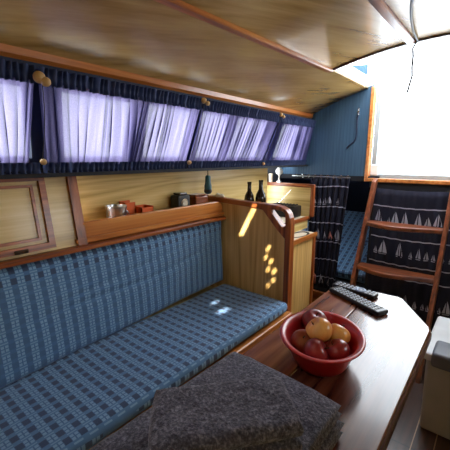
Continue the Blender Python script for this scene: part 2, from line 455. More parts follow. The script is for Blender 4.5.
# aft bulkhead: blue grooved panel to port, dark lower part, plain starboard part, opening between
BX0, BX1, BZ = -.705, -.07, 1.005
def camber_poly(x0, x1, zb):
    n = 10; return [(x0, zb), (x1, zb)] + [(x1+(x0-x1)*i/n, zc(x1+(x0-x1)*i/n)+.012) for i in range(n+1)]
struct(MB().prism([(-1.44, 1.02)] + camber_poly(-1.17, BX0, 1.02)[1:] + [(-1.17, 1.09), (-1.44, 1.09)], 'Y', Y1, Y1+.03).build('wall_aft', M['panelling']))
struct(MB().prism(camber_poly(BX1, XS+.02, 0), 'Y', Y1, Y1+.03).build('wall_aft_starboard', M['panel_x']))
struct(MB().box((-.655, Y1, 0), (BX1, Y1+.03, BZ)).build('wall_aft_below', M['dark']))
struct(MB().box((-1.45, Y1, .985), (BX0+.02, Y1+.03, 1.02)).build('trim_10', M['dark']))
struct(MB().box((-1.45, Y1, .0), (-.655, Y1+.03, .12)).build('trim_11', M['red_x']))
# timber frame round the companionway and the pale jamb inside it
struct(MB().box((BX0-.008, Y1-.012, BZ-.012), (BX0+.014, Y1+.045, zc(BX0)-.002), .004).build('trim_12', M['board']))
struct(MB().box((BX0-.008, Y1-.013, BZ-.02), (BX1+.02, Y1+.046, BZ+.004), .004).build('trim_13', M['board']))
struct(MB().box((BX1-.014, Y1-.012, BZ), (BX1+.012, Y1+.045, zc(BX1)-.002), .004).build('trim_14', M['board']))
struct(MB().box((BX0+.014, Y1+.046, BZ-.06), (BX0+.045, Y1+.14, 1.62)).build('trim_15', M['jamb']))
struct(MB().box((BX0+.014, Y1+.046, BZ-.06), (BX1, Y1+.14, BZ+.030)).build('trim_16', M['jamb']))
# quarter berth space behind the bulkhead
qb = [((-1.45, 2.38, -.02), (-.64, 4.0, .0)), ((-1.47, 2.38, 0), (-1.45, 4.0, 1.02)), ((-.65, 2.38, 0), (-.63, 4.0, 1.02)), ((-1.45, 4.0, 0), (-.63, 4.02, 1.02)), ((-1.45, 2.38, 1.005), (-.63, 4.0, 1.02))]
for k, (a, b) in enumerate(qb):
    struct(MB().box(a, b).build('wall_quarter_%d' % (k+1) if k else 'floor_quarter', M['navy']))
# starboard side with windows, forward bulkhead
def wall_star():
    mb = MB(); ys = [Y0, -.45, .15, .25, .85, .95, 1.45, Y1]; P = lambda y, z: (XS, y, z)
    mb.poly([P(Y0, 1.08), P(.9, 1.08), P(.9, 1.40), P(Y0, 1.40)]); mb.poly([P(Y0, 0), P(Y1, 0), P(Y1, 1.08), P(Y0, 1.08)]); mb.poly([P(Y0, 1.40), P(Y1, 1.40), P(Y1, 1.46), P(Y0, 1.46)])
    for k in (4, 6): mb.poly([P(ys[k], 1.08), P(ys[k+1], 1.08), P(ys[k+1], 1.40), P(ys[k], 1.40)])
    return mb
struct(wall_star().build('wall_starboard', M['panel'], solid=.02, origin=(XS, .5, 0)))
for k, (a, b) in enumerate([(.95, 1.45)]):
    struct(MB().poly([(XS, a, 1.08), (XS, b, 1.08), (XS, b, 1.40), (XS, a, 1.40)]).build('window_%d' % (k+7), M['glass']))
struct(MB().prism([(-1.35, 0), (XS+.02, 0)] + [(x, zc(x)+.012) for x in [XS+.02-.1*i for i in range(19)]] + [(-1.35, 1.40)], 'Y', Y0-.03, Y0).build('wall_forward', M['panel_x']))

# cockpit outside
struct(MB().box((-2.2, 4.02, .3), (1.6, 5.4, .32)).build('floor_cockpit', M['white']))
struct(MB().box((-.62, 2.5, .62), (.4, 4.02, .64)).build('floor_cockpit_well', M['white']))
struct(MB().box((-2.0, 2.39, 1.021), (-.64, 5.0, 1.10), .01).build('wall_cockpit_port', M['white']))
struct(MB().box((.45, 2.39, 1.06), (1.6, 5.0, 1.10), .01).build('wall_cockpit_starboard', M['white']))
struct(MB().box((-.9, 4.6, .6), (.45, 4.7, 1.12), .01).build('wall_cockpit_aft', M['white']))
struct(MB().box((-.64, 2.5, .62), (-.62, 4.6, 1.02)).build('trim_17', M['white']))

# ------------------------------------------------------------------ settee
def settee():
    t = thing('settee', 'long varnished wooden settee base along the cabin side', 'settee', (-.95, .55, 0))
    MB().box((-1.24, -.6, .0), (-.738, 1.355, .4165)).build('base_panel', M['panel'], t)
    MB().box((-.738, -.6, .352), (-.692, 1.358, .4165), .006).build('front_rail', M['board'], t)
    return t
settee()
def soft(mb, amp, fr, sub=2):
    bmesh.ops.subdivide_edges(mb.bm, edges=[e for e in mb.bm.edges if e.calc_length() > .05], cuts=sub, use_grid_fill=True)
    mb.bm.normal_update()
    for v in mb.bm.verts:
        v.co += v.normal * amp * noise.noise(v.co*fr)
    return mb
def cushion_grid(fn_front, thick_vec, nu, nv, rnd):
    """closed pad: a front sheet and a back sheet joined by rounded rims"""
    mb = MB(); bm = mb.bm
    prof = [0, .3, .55, .8, .95, 1.0]
    us = [rnd*.5*(1-math.cos(PI/2*k/4)) for k in range(4)]
    def remap(u, n): return u
    F = [[None]*(nv+1) for _ in range(nu+1)]; B = [[None]*(nv+1) for _ in range(nu+1)]
    tv = Vector(thick_vec)
    for i in range(nu+1):
        for j in range(nv+1):
            u, v = i/nu, j/nv
            p = Vector(fn_front(u, v))
            F[i][j] = bm.verts.new(p); B[i][j] = bm.verts.new(p+tv)
    for i in range(nu):
        for j in range(nv):
            bm.faces.new((F[i][j], F[i+1][j], F[i+1][j+1], F[i][j+1]))
            bm.faces.new((B[i][j], B[i][j+1], B[i+1][j+1], B[i+1][j]))
    for i in range(nu):
        bm.faces.new((F[i][0], B[i][0], B[i+1][0], F[i+1][0])); bm.faces.new((F[i][nv], F[i+1][nv], B[i+1][nv], B[i][nv]))
    for j in range(nv):
        bm.faces.new((F[0][j], F[0][j+1], B[0][j+1], B[0][j])); bm.faces.new((F[nu][j], B[nu][j], B[nu][j+1], F[nu][j+1]))
    bmesh.ops.recalc_face_normals(bm, faces=list(bm.faces))
    return mb
# seat cushion
SC = MB().box((-1.105, -.6, .4215), (-.703, 1.338, .475), .022, 3)
soft(SC, .004, 6, 24)
o = SC.build('seat_cushion', M['check_seat'], smooth=True)
tag(o, 'long flat blue checked seat cushion lying on the settee', 'cushion')
def back_front(u, v):
    y = -.6 + 1.952*u; x = -1.040 - .066*(y-.25) - (.080-.066*(y-.25))*v; z = .480 + .336*v
    ed = min(1, min(u, 1-u)*1.952/.03, v*.346/.03, (1-v)*.346/.03)
    d = -.014*(1-ed)**2
    d += .010*math.sin(PI*v)*math.sin(PI*min(1, max(0, u)))
    p = Vector((0, y, z)); d += .007*noise.noise(Vector((1.3, y*3.1, z*4.5)))+.004*noise.noise(Vector((5.3, y*9, z*11)))
    cr = (z - (.60 + .10*(y-.2)+.02*math.sin(5*y)))
    d -= .007*math.exp(-(cr/.010)**2)*max(0, math.sin(1.9*y+.2))
    cr2 = (z - (.70 + .12*(y-.75)))
    d -= .006*math.exp(-(cr2/.009)**2)*max(0, math.sin(3*(y-.2)))
    return (x + d, y, z)
BC = cushion_grid(back_front, (-.055, 0, .004), 150, 40, .03)
o = BC.build('back_cushion', M['check_back'], smooth=True)
tag(o, 'blue checked backrest cushion leaning upright behind the seat cushion', 'cushion')

# wooden capping rail and fiddle board above the backrest
def sx(z): return -1.125 - .05*(z-.82)/.28          # leaning front of cupboard and board
o = MB().box((-1.165, -.6, .820), (-1.098, 1.352, .838), .005).build('capping_rail', M['red'])
tag(o, 'thin red-brown wooden rail along the top of the backrest', 'rail')
fb = [(.588, .838), (1.356, .838), (1.356, .880)] + [(1.356-.05*(1-math.cos(a)), .880+.038*math.sin(a)) for a in (.3, .6, .9, 1.2, 1.57)] + [(.580, .915)]
mb = MB().prism(fb, 'X', -1.150, -1.128, .004)
o = mb.build('fiddle_board', M['board'])
tag(o, 'orange-brown wooden board with rounded end fronting the shelf', 'board')
# cupboard on the left
t = thing('side_cupboard', 'pale wood cupboard with framed door above the left end of backrest', 'cupboard', (-1.15, .0, .838))
def lean_slab(y0, y1, z0, z1, d0, d1, y0t=None, y1t=None):
    y0t = y0 if y0t is None else y0t; y1t = y1 if y1t is None else y1t
    mb = MB(); bm = mb.bm
    P = [(sx(z0)+d, y, z0) for d in (d0, d1) for y in (y0, y1)] + [(sx(z1)+d, y, z1) for d in (d0, d1) for y in (y0t, y1t)]
    v = [bm.verts.new(p) for p in P]
    for f in ((0, 1, 3, 2), (4, 6, 7, 5), (0, 4, 5, 1), (2, 3, 7, 6), (0, 2, 6, 4), (1, 5, 7, 3)): bm.faces.new([v[k] for k in f])
    bmesh.ops.recalc_face_normals(bm, faces=list(bm.faces))
    return mb
lean_slab(-.6, .556, .838, 1.092, -.03, 0).build('front_panel', M['panel'], t)
lean_slab(.556, .588, .838, 1.092, -.035, .012).build('end_stile', M['red_z'], t)
# door with raised frame
dr = lean_slab(-.3, .462, .862, 1.072, 0, .006).build('door', M['panel'], t)
for (a, b, c, d) in ((-.3, .478, .850, .869), (-.3, .478, 1.068, 1.085), (.459, .478, .869, 1.068)):
    q = lean_slab(a, b, c, d, 0, .016); q.build('door_frame', M['red'], dr)
for (a, b, c, d) in ((-.3, .440, .880, .889), (-.3, .440, 1.048, 1.057), (.431, .440, .889, 1.048)):
    q = lean_slab(a, b, c, d, .004, .012); q.build('door_beading', M['red'], dr)
hb = MB().box((sx(.856)+.014, .352, .850), (sx(.856)+.021, .392, .862), .002)
for k in range(4): hb.sphere((sx(.856)+.022, .356+.0107*k, .856), .0035, 8)
hb.build('hinge', M['stem'], dr)

# ------------------------------------------------------------------ galley partition
t = thing('galley_partition', 'pale wood partition with rounded handhold corner at end of the settee', 'partition', (-.98, 1.37, 0))
MB().prism([(-1.25, .0), (-.743, .0), (-.743, .79), (-.79, .812), (-.866, .900), (-.95, .908), (-1.25, .918)], 'Y', 1.364, 1.382).build('panel', M['panel_x'], t)
MB().prism([(-1.25, .912), (-.95, .900), (-.90, .897), (-.90, .926), (-.95, .926), (-1.135, .934), (-1.25, .942)], 'Y', 1.352, 1.394, .005).build('top_rail', M['red_x'], t)
outer = [(-.90, .926), (-.80, .923), (-.770, .917), (-.748, .906), (-.733, .890), (-.725, .868), (-.721, .84), (-.718, .0), (-.747, .0), (-.749, .770), (-.79, .806), (-.872, .893), (-.90, .897)]
hole = [(-.838, .900), (-.780, .901), (-.760, .895), (-.750, .880), (-.747, .832), (-.764, .822)]
MB().prism([outer, hole], 'Y', 1.350, 1.396, .004).build('handhold_post', M['red_z'], t)

# ------------------------------------------------------------------ galley
t = thing('galley_unit', 'stepped pale wood galley counter with round sink beyond the partition', 'counter', (-1.1, 1.75, 0))
MB().box((-1.25, 1.40, 0), (-.905, 2.02, .645)).build('lower_cabinet', M['panel_x'], t)
ct = MB().box((-1.25, 1.40, .645), (-.893, 2.03, .663), .003).build('worktop', M['label'], t)
MB().box((-.899, 1.40, .640), (-.886, 2.036, .668), .003).build('edge_trim', M['board'], ct)
MB().box((-.912, 2.005, 0), (-.892, 2.03, .645), .003).build('corner_post', M['red_z'], t)
MB().box((-1.25, 1.40, .663), (-1.005, 2.13, .728)).build('upper_step', M['panel'], t)
us_ = MB().box((-1.25, 1.40, .728), (-1.0, 2.14, .742), .003).build('upper_worktop', M['label'], t)
MB().box((-1.006, 1.40, .722), (-.994, 2.145, .748), .003).build('edge_trim', M['red'], us_)
ep = MB().box((-1.36, 2.128, .742), (-.985, 2.142, .95)).build('end_panel', M['panel_c'], t)
MB().box((-1.36, 2.122, .942), (-.968, 2.148, .966), .005).build('panel_rail', M['red_x'], ep)
MB().box((-.992, 2.122, .742), (-.966, 2.148, .964), .005).build('panel_stile', M['red_z'], ep)
sk = MB().lathe([(.0, -.004), (.034, -.003), (.040, .001), (.048, .002), (.050, .0)], (-.95, 1.90, .664), 28)
sk.each(lambda c: Vector((c.x, 1.90+(c.y-1.90)*2.2, c.z))).build('sink_basin', M['blackm'], t, smooth=True)

# ------------------------------------------------------------------ port curtains
def cx(z): return -1.14 + (z-1.10)*(.055/.30)
def make_curtain(label, top, bot, seed, dens, pull):
    rnd = random.Random(seed); zt, zb = 1.362, 1.118
    n = max(6, int((top[1]-top[0])*dens)); ws = [rnd.uniform(.45, 1.7) for _ in range(n)]; tot = sum(ws); cum = [0]
    for q in ws: cum.append(cum[-1]+q/tot)
    am = [rnd.uniform(.35, 1.0) for _ in range(n+1)]
    def fold(u):
        u = min(max(u, 0), 1)
        for k in range(n):
            if u <= cum[k+1] or k == n-1:
                f = (u-cum[k])/(cum[k+1]-cum[k]); return math.sin(2*PI*f)*(am[k]*(1-f)+am[k+1]*f)
    def pos(u, v, amp=.014, extra=0):
        z = zt+(zb-zt)*v
        uu = u
        for (c, wd, k) in pull:                     # cloth gathered towards the hem at a few places
            d = u-c; uu = uu - k*v*d*math.exp(-(d/wd)**2)
        y = (top[0]+(top[1]-top[0])*uu)*(1-v) + (bot[0]+(bot[1]-bot[0])*uu)*v
        f = fold(u) + .35*math.sin(u*n*9.1+v*3)*.4
        tight = .55+.45*math.sin(PI*min(1, max(0, v)))
        return (cx(z)+amp*f*tight+extra, y + .0065*fold(u+.25/n)*tight, z)
    root = thing('window_curtain', label, 'curtain', ((cx(1.1)), (bot[0]+bot[1])/2, 1.09), 'navy gathered curtains over the side windows')
    nu = n*14
    MB().grid(lambda u, v: pos(u, v), nu, 18).build('cloth', M['curtain'], root, smooth=True)
    for nm, z0, z1 in (('top_ruffle', 1.352, 1.400), ('bottom_ruffle', 1.090, 1.126)):
        w = top if nm[0] == 't' else bot; nr = int((w[1]-w[0])/.016)
        ph = [rnd.uniform(-.5, .5) for _ in range(nr+2)]
        def rf(u, v):
            z = z0+(z1-z0)*v; k = u*nr; i = int(k); p = ph[i]*(1-(k-i))+ph[min(i+1, nr)]*(k-i)
            bulge = .35+.65*abs(math.cos(PI*v*1.0+.2))
            y = w[0]+(w[1]-w[0])*u + .004*(v-.5)*math.sin(k*2.1)
            return (cx(z)+  .006+.010*math.sin(2*PI*k*.8+p*3+v*1.2*p)*bulge, y, z)
        MB().grid(rf, nr*8, 8).build(nm, M['heading'], root, smooth=True)
    return root
make_curtain('navy curtain with pale glow at far left, left of the first toggle cord', (-.3, .452), (-.3, .458), 3, 30, [(.9, .15, .6)])
make_curtain('navy and lilac curtain between first and second toggle cords, the widest one', (.462, 1.155), (.470, 1.10), 5, 34, [(.2, .12, .5), (.52, .13, .7)])
make_curtain('navy and lilac curtain between second and third toggle cords', (1.165, 1.845), (1.112, 1.735), 8, 36, [(.5, .1, .35)])
make_curtain('narrow navy and lilac curtain right of the last toggle cord beside blue bulkhead', (1.855, 2.345), (1.745, 2.33), 11, 38, [])
struct(MB().prism([(-1.135, 1.398), (-1.10, 1.398), (-1.10, 1.414), (-1.135, 1.414)], 'Y', Y0, Y1-.004).build('trim_18', M['navy']))
struct(MB().prism([(-1.165, 1.079), (-1.125, 1.079), (-1.125, 1.092), (-1.165, 1.092)], 'Y', -.3, Y1-.006).build('trim_19', M['dark']))
def toggle(label, tp, bt, r1, r2):
    root = thing('curtain_toggle_cord', label, 'toggle cord', bt, 'toggle cords tying the side curtains')
    cyl = [(0, -1.0), (.55, -.95), (.85, -.6), (1, -.1), (.95, .45), (.6, .85), (0, 1.0)]
    rx = Matrix.Rotation(PI/2, 3, 'Y') @ Matrix.Rotation(.5, 3, 'X')
    k = MB().lathe([(a*r1, b*r1*.9) for a, b in cyl], Vector(tp)+Vector((0, -.006, .004)), 18, rx)
    k.lathe([(a*r1*.8, b*r1*.7) for a, b in cyl], Vector(tp)+Vector((.012, .006, -.008)), 18, rx)
    k.build('toggle', M['knob'], root, smooth=True)
    k = MB().lathe([(a*r2, b*r2) for a, b in cyl], Vector(bt), 16, rx); k.build('toggle', M['knob'], root, smooth=True)
    n = 10; a, b = Vector(tp), Vector(bt)
    MB().tube([a.lerp(b, i/n)+Vector((.006*math.sin(PI*i/n), .004*math.sin(4*i/n), 0)) for i in range(n+1)], .0016, 6).build('cord', M['blackm'], root)
toggle('largest pale wooden curtain toggle and cord, at the left', (-1.066, .463, 1.364), (-1.118, .466, 1.128), .017, .010)
toggle('small wooden curtain toggle and cord above the hanging teal torch', (-1.072, 1.164, 1.388), (-1.120, 1.108, 1.120), .013, .010)
toggle('small wooden curtain toggle and cord farthest along, near blue bulkhead', (-1.074, 1.847, 1.392), (-1.122, 1.735, 1.106), .012, .009)

# ------------------------------------------------------------------ sail-print curtains
def sail_curtain(label, x0, x1, x0b, x1b, z0, z1, y, rows, seed, nf, amp=.012):
    rnd = random.Random(seed)
    def pt(u, v, off=0):
        x = (x0+(x1-x0)*u)*v + (x0b+(x1b-x0b)*u)*(1-v)
        z = z0+(z1-z0)*v
        return Vector((x, y + amp*math.sin(u*nf*2*PI+.6*math.sin(u*7+seed)) - off, z + .006*math.sin(u*5+seed)))
    root = thing('sail_print_curtain', label, 'curtain', ((x0+x1)/2, y, z0), 'navy curtains printed with sailing boats')
    MB().grid(lambda u, v: pt(u, v), nf*16, 20).build('cloth', M['sailcloth'], root, smooth=True, solid=.002)
    H = z1-z0; W = x1-x0
    for zl in rows['lines']:
        v = (zl-z0)/H; MB().grid(lambda u, q: pt(u, v+(q-.5)*.007/H, .003), nf*16, 1).build('stripe', M['print'], root)
    for zs, hs in rows['sails']:
        x = .035
        while x < W-.035:
            h = hs*rnd.choice([.5, .6, .95, 1.0, .75]); wd = h*rnd.uniform(.42, .62); uc = x/W; v0 = (zs-z0)/H
            P = lambda dx, dz: pt(uc+dx/W, v0+dz/H, .0035)
            b = MB()
            def patch(pts):
                b.poly([P(*p) for p in pts])
            patch([(0.002, .010), (wd*.55, .010), (wd*.45, h*.35), (wd*.25, h*.7), (0.002, h)])
            patch([(-.003, .010), (-.003, h*.9), (-wd*.25, h*.5), (-wd*.42, .012)])
            patch([(-wd*.4, .006), (-wd*.32, 0), (wd*.42, 0), (wd*.5, .006)])
            b.build('printed_boat', M['print_red'] if rnd.random() < .12 else M['print'], root)
            x += wd*rnd.uniform(1.25, 1.9)
    return root
sail_curtain('navy sailing boat curtain hung from hooks left of the blue berth', -1.085, -.80, -1.085, -.86, .175, 1.0, 2.325,
             {'lines': [.94, .795, .675, .535, .40, .26], 'sails': [(.81, .10), (.55, .09), (.20, .09)]}, 4, 7, .010)
sail_curtain('navy sailing boat curtain behind the companionway ladder', -.635, -.10, -.635, -.10, .05, .945, 2.332,
             {'lines': [.835, .72, .63, .46, .37], 'sails': [(.725, .088), (.515, .10), (.19, .09)]}, 9, 8, .006)
t = thing('curtain_rail', 'thin rail with metal hooks above the left sailing boat curtain', 'rail', (-.95, 2.325, 1.0))
MB().tube([(-1.24, 2.325, 1.008), (-.80, 2.325, 1.008)], .004, 8).build('rod', M['steel'], t)
for k in range(9):
    x = -1.20+.048*k
    h = MB().tube([(x+.008*math.cos(a), 2.322, 1.010+.012*math.sin(a)) for a in [i*.6 for i in range(10)]], .0022, 6)
    h.build('hook', M['chrome'], t)

# blue berth cushion in the quarter berth opening
Q = MB().box((-.40, -.42, -.04), (.40, .42, .04), .02, 3)
R = Matrix.Rotation(.44, 3, 'X')
Q.each(lambda c: R @ c + Vector((-1.05, 2.82, .44)))
M['check_berth'] = check_mat('blue_check_berth_fabric', 0, 1, .05, .04)
tag(Q.build('berth_cushion', M['check_berth'], smooth='auto'), 'dark blue checked cushion sloping up in the opening beside the ladder', 'cushion')
struct(MB().box((-1.45, 2.40, 0), (-.655, 4.0, .22)).build('floor_berth', M['dark']))

# hook on blue bulkhead, its curved shadow modelled as a dark strip
t = thing('bulkhead_hook', 'small double metal hook on the blue bulkhead', 'hook', (-.784, 2.35, 1.42))
MB().box((-.790, 2.344, 1.415), (-.778, 2.350, 1.46), .002).build('backplate', M['chrome'], t)
for z in (1.450, 1.424):
    MB().tube([(-.784, 2.346, z), (-.784, 2.33, z-.004), (-.780, 2.322, z), (-.772, 2.320, z+.010)], .004, 8).build('prong', M['chrome'], t)
tag(MB().tube([(-.784, 2.336, 1.418), (-.786, 2.340, 1.36), (-.784, 2.342, 1.29), (-.790, 2.342, 1.262), (-.80, 2.342, 1.245), (-.83, 2.342, 1.225), (-.845, 2.342, 1.205)], .005, 8).build('hook_shadow_strip', M['navy'], smooth=True),
    'dark curved strip for the shadow of the metal bulkhead hook', 'shadow strip')

# ------------------------------------------------------------------ companionway ladder
t = thing('companionway_ladder', 'red-brown wooden ladder leaning under the bright companionway', 'ladder', (-.41, 2.05, 0))
def ly(z): return 2.3-.25/.55*(1-z)
for x in (-.632, -.205):
    P = [(ly(0)-.03, 0), (ly(0)+.035, 0), (ly(1.0)+.035, 1.0), (ly(1.012)+.010, 1.012), (ly(1.0)-.03, .992)]
    MB().prism(P, 'X', x-.011, x+.011, .003).build('stringer', M['ladder_z'], t)
for z in (.738, .485, .205):
    yb = ly(z); n = 14; xs = [-.622+.406*i/n for i in range(n+1)]
    fr = [(x, yb-.030-.062*math.sin(PI*(i/n))**1.2 - .012*math.sin(2*PI*i/n)) for i, x in enumerate(xs)]
    P = fr + [(-.216, yb+.05), (-.622, yb+.05)]
    mb = MB().prism(P, 'Z', z-.012, z+.012, .004); mb.build('tread', M['ladder_x'], t)

# ------------------------------------------------------------------ cable and outside bits
def cable():
    p = []
    for i in range(16):
        u = i/15; x = -.20 - .15*u**.7 - .02*math.sin(3*u); y = 1.05+.68*u; p.append((x, y, zc(x)-.005))
    p += [(-.372, 1.752, 1.612), (-.371, 1.768, 1.58), (-.372, 1.772, 1.54), (-.368, 1.772, 1.50), (-.376, 1.772, 1.46), (-.381, 1.772, 1.43)]
    return MB().tube(p, .0045, 8)
tag(cable().build('cable', M['cable'], smooth=True), 'thin grey cable along the ceiling, dangling in the hatch', 'cable')
t = thing('spray_hood', 'bright white canvas spray hood with pale blue corner above the hatch', 'spray hood', (-.39, 2.4, 1.10))
def hood(u, v, d=0):  # reach and low front shaped to keep direct sun off the bulkhead
    a = PI*u; y = 1.60+.86*v; h = .20+.60*min(1, v*1.6)**.8; wdt = .80
    x = -.39-wdt*math.copysign(abs(math.cos(a))**.6, math.cos(a))
    z = 1.36+h*math.sin(a)**.7-.30*(1-math.sin(a)**.5)*v
    if v < .98: z = max(z, zc(x)+.03+.03*min(1, v*4))
    return (x, y, z)
MB().grid(hood, 28, 14).build('canvas', M['hood'], t, smooth=True)
MB().tube([hood(i/28, 1) for i in range(29)], .010, 8).build('hoop', M['white'], t, smooth=True)
mb = MB().grid(lambda u, v: (-.905+.12*u, 2.462+.02*math.sin(3*u), 1.765-.01*u-.075*v*(u**.7)), 8, 6)
mb.build('canvas_corner', M['canvas'], t, smooth=True, solid=.004)
t = thing('cockpit_locker', 'tall pale locker at the left side of the bright cockpit', 'locker', (-1.08, 4.0, 1.10))
MB().box((-1.12, 3.95, 1.10), (-1.04, 4.1, 1.385), .008).build('body', M['jamb'], t)
MB().box((-1.14, 3.93, 1.385), (-.96, 4.12, 1.40), .004).build('lid', M['white'], t)
t = thing('winch', 'grey winch with teal cap on the right side of the cockpit', 'winch', (.55, 3.6, 1.10))
MB().lathe([(.05, 0), (.06, .02), (.04, .05), (.04, .10), (.055, .13), (.05, .15), (0, .15)], (.55, 3.6, 1.10), 20).build('drum', M['steel'], t, smooth='auto')
MB().lathe([(.03, .15), (.03, .17), (0, .175)], (.55, 3.6, 1.10), 16).build('cap', M['teal'], t)

# ------------------------------------------------------------------ table
t = thing('saloon_table', 'varnished wooden saloon table with clipped corner and folding leaf', 'table', (-.27, .6, 0))
TL, TS, TR = -.428, -.302, -.0985
leaf = [(TL, -.05), (TS-.0012, -.05), (TS-.0012, 1.186), (TL+.012, 1.180), (TL, 1.172)]
top = [(TS+.0012, -.05), (TR, -.05), (TR, 1.00), (TR-.006, 1.022), (-.205, 1.186), (-.222, 1.194), (TS+.0012, 1.190)]
MB().prism(leaf, 'Z', .660, .680, .003).build('leaf', M['table'], t)
MB().prism(top, 'Z', .660, .680, .003).build('top', M['table_top'], t)
ring = [(TS+.01, -.052), (TR+.004, -.052), (TR+.004, 1.004), (TR-.002, 1.026), (-.201, 1.190), (-.221, 1.199), (TS+.01, 1.195)]
ringi = [(TS+.01, -.04), (TR-.008, -.04), (TR-.008, .998), (-.212, 1.178), (-.225, 1.184), (TS+.01, 1.180)]
MB().prism(ring, 'Z', .648, .674, .004).build('edge_moulding', M['table_edge'], t)
MB().box((-.36, .20, .0), (-.20, .26, .648), .006).build('leg', M['red_z'], t)
MB().box((-.36, .95, .0), (-.20, 1.01, .648), .006).build('leg', M['red_z'], t)
MB().box((-.34, .26, .09), (-.22, .95, .13), .006).build('stretcher', M['red'], t)

# ------------------------------------------------------------------ towels
def towel(name, label, quad, z0, layers, lh, seed, curl=.5):
    """a folded towel: stacked rounded folds inside the four-cornered outline quad"""
    q = [Vector(p) for p in quad]; rnd = random.Random(seed); mb = MB()
    for L in range(layers):
        off = [Vector((rnd.uniform(-.002, .002), rnd.uniform(-.002, .002))) for _ in range(4)]
        qq = [a+b for a, b in zip(q, off)]
        zb = z0+L*lh; nu, nv = 64, 44; bm = mb.bm
        def P(u, v):
            a = qq[0].lerp(qq[1], u); b = qq[3].lerp(qq[2], u); return a.lerp(b, v)
        wu = (qq[1]-qq[0]).length; wv = (qq[3]-qq[0]).length; r = lh*.55
        T = [[None]*(nv+1) for _ in range(nu+1)]; B = [[None]*(nv+1) for _ in range(nu+1)]
        for i in range(nu+1):
            for j in range(nv+1):
                u, v = i/nu, j/nv; a_, b_ = 2*u-1, 2*v-1
                p = P(.5+.5*a_*math.sqrt(1-.05*b_*b_), .5+.5*b_*math.sqrt(1-.05*a_*a_)); d = min(min(u, 1-u)*wu, min(v, 1-v)*wv)
                k = 1 if d >= r else math.sqrt(max(0, 1-(1-d/r)**2))
                fuzz = .0018*noise.noise(Vector((p.x*170, p.y*170, L+seed)))+.0035*noise.noise(Vector((p.x*22, p.y*22, L*3+seed)))
                zt = zb+lh*.5+(lh*.5+fuzz)*k; zz = zb+lh*.5-lh*.5*k
                T[i][j] = bm.verts.new((p.x, p.y, zt))
                B[i][j] = T[i][j] if k == 0 else bm.verts.new((p.x, p.y, zz))
        for i in range(nu):
            for j in range(nv):
                bm.faces.new((T[i][j], T[i+1][j], T[i+1][j+1], T[i][j+1]))
                f = (B[i][j], B[i][j+1], B[i+1][j+1], B[i+1][j])
                if len(set(f)) == 4 and f[0] is not T[i][j] or True:
                    try: bm.faces.new(f)
                    except ValueError: pass
    return tag(mb.build(name, M['terry'], smooth=True), label, 'towel', 'folded grey towels on the table')
towel('folded_towel', 'grey folded bath towel lying flat on table at bottom of stack', [(-.405, .02), (-.164, .02), (-.150, .506), (-.402, .516)], .681, 2, .0165, 3)
towel('folded_towel', 'large grey folded bath towel in the middle of the stack', [(-.398, .03), (-.168, .03), (-.154, .500), (-.391, .512)], .7165, 2, .0165, 5)
towel('folded_towel', 'small grey folded hand towel on top of the stack', [(-.282, .196), (-.154, .356), (-.233, .427), (-.366, .278)], .7520, 2, .026, 8)

# ------------------------------------------------------------------ fruit bowl
BCX, BCY = -.278, .692
pr = [(0, .0), (.058, .0), (.064, .002), (.068, .010), (.076, .035), (.085, .066), (.089, .074), (.097, .077), (.1005, .0805), (.0995, .0835), (.094, .0835), (.086, .078), (.081, .066), (.072, .035), (.064, .012), (.058, .0055), (0, .005)]
mb = MB().lathe([(a, b*.76) for a, b in pr], (0, 0, 0), 64)
RO = Matrix.Rotation(math.atan2(.28, .70), 3, 'Z')
mb.each(lambda c: RO @ Vector((c.x*.945, c.y*1.19, c.z)) + Vector((BCX, BCY, .6805)))
o = mb.build('fruit_bowl', M['bowl'], smooth=True)
tag(o, 'oval red plastic bowl of fruit on the table', 'bowl')
def apple(label, dx, dy, z, r, mat, tilt, sc=(1, 1, .92), seed=1):
    prof = []
    for i in range(19):
        a = -PI/2+PI*i/18; rr = math.cos(a); zz = math.sin(a)
        rr = max(rr, 0)*(1+.06*math.sin(a)); 
        if i > 13: zz -= .34*((i-13)/5)**2*.9
        if i < 4: zz += .16*((4-i)/4)**2
        prof.append((rr*r if 0 < i < 18 else 0, zz*r))
    R = Matrix.Rotation(tilt[0], 3, 'X') @ Matrix.Rotation(tilt[1], 3, 'Y')
    root = thing('apple', label, 'apple', (BCX+dx, BCY+dy, z), 'fruit in the red bowl')
    S = Matrix.Diagonal(Vector(sc))
    MB().lathe(prof, (BCX+dx, BCY+dy, z), 28, R @ S).build('flesh', mat, root, smooth=True)
    b = Vector((BCX+dx, BCY+dy, z)); ax = R @ Vector((0, 0, 1))
    MB().tube([b+ax*r*.55, b+ax*r*.8, b+ax*r*.98+Vector((.002, .001, 0))], .0014, 6).build('stem', M['stem'], root)
apple('dark red apple at the back of the bowl against its rim', -.041, .052, .738, .031, M['apple_dark'], (.2, .3))
apple('russet apple with visible hollow at the left of the bowl', -.036, -.021, .717, .028, M['apple_brown'], (.5, .3))
apple('red apple at the front of the bowl below the yellow fruit', .007, -.042, .717, .030, M['apple_red'], (-.5, .9))
apple('red apple at the right of the bowl', .042, -.010, .717, .029, M['apple_red'], (.3, -.5))
apple('larger yellow apple with orange blush on top of the pile', -.008, .004, .745, .030, M['apple_yel'], (.5, -.6), (1.12, 1.0, .92))
apple('second yellow apple half hidden behind the larger yellow one', .026, .034, .732, .028, M['apple_yel'], (-.7, .2))

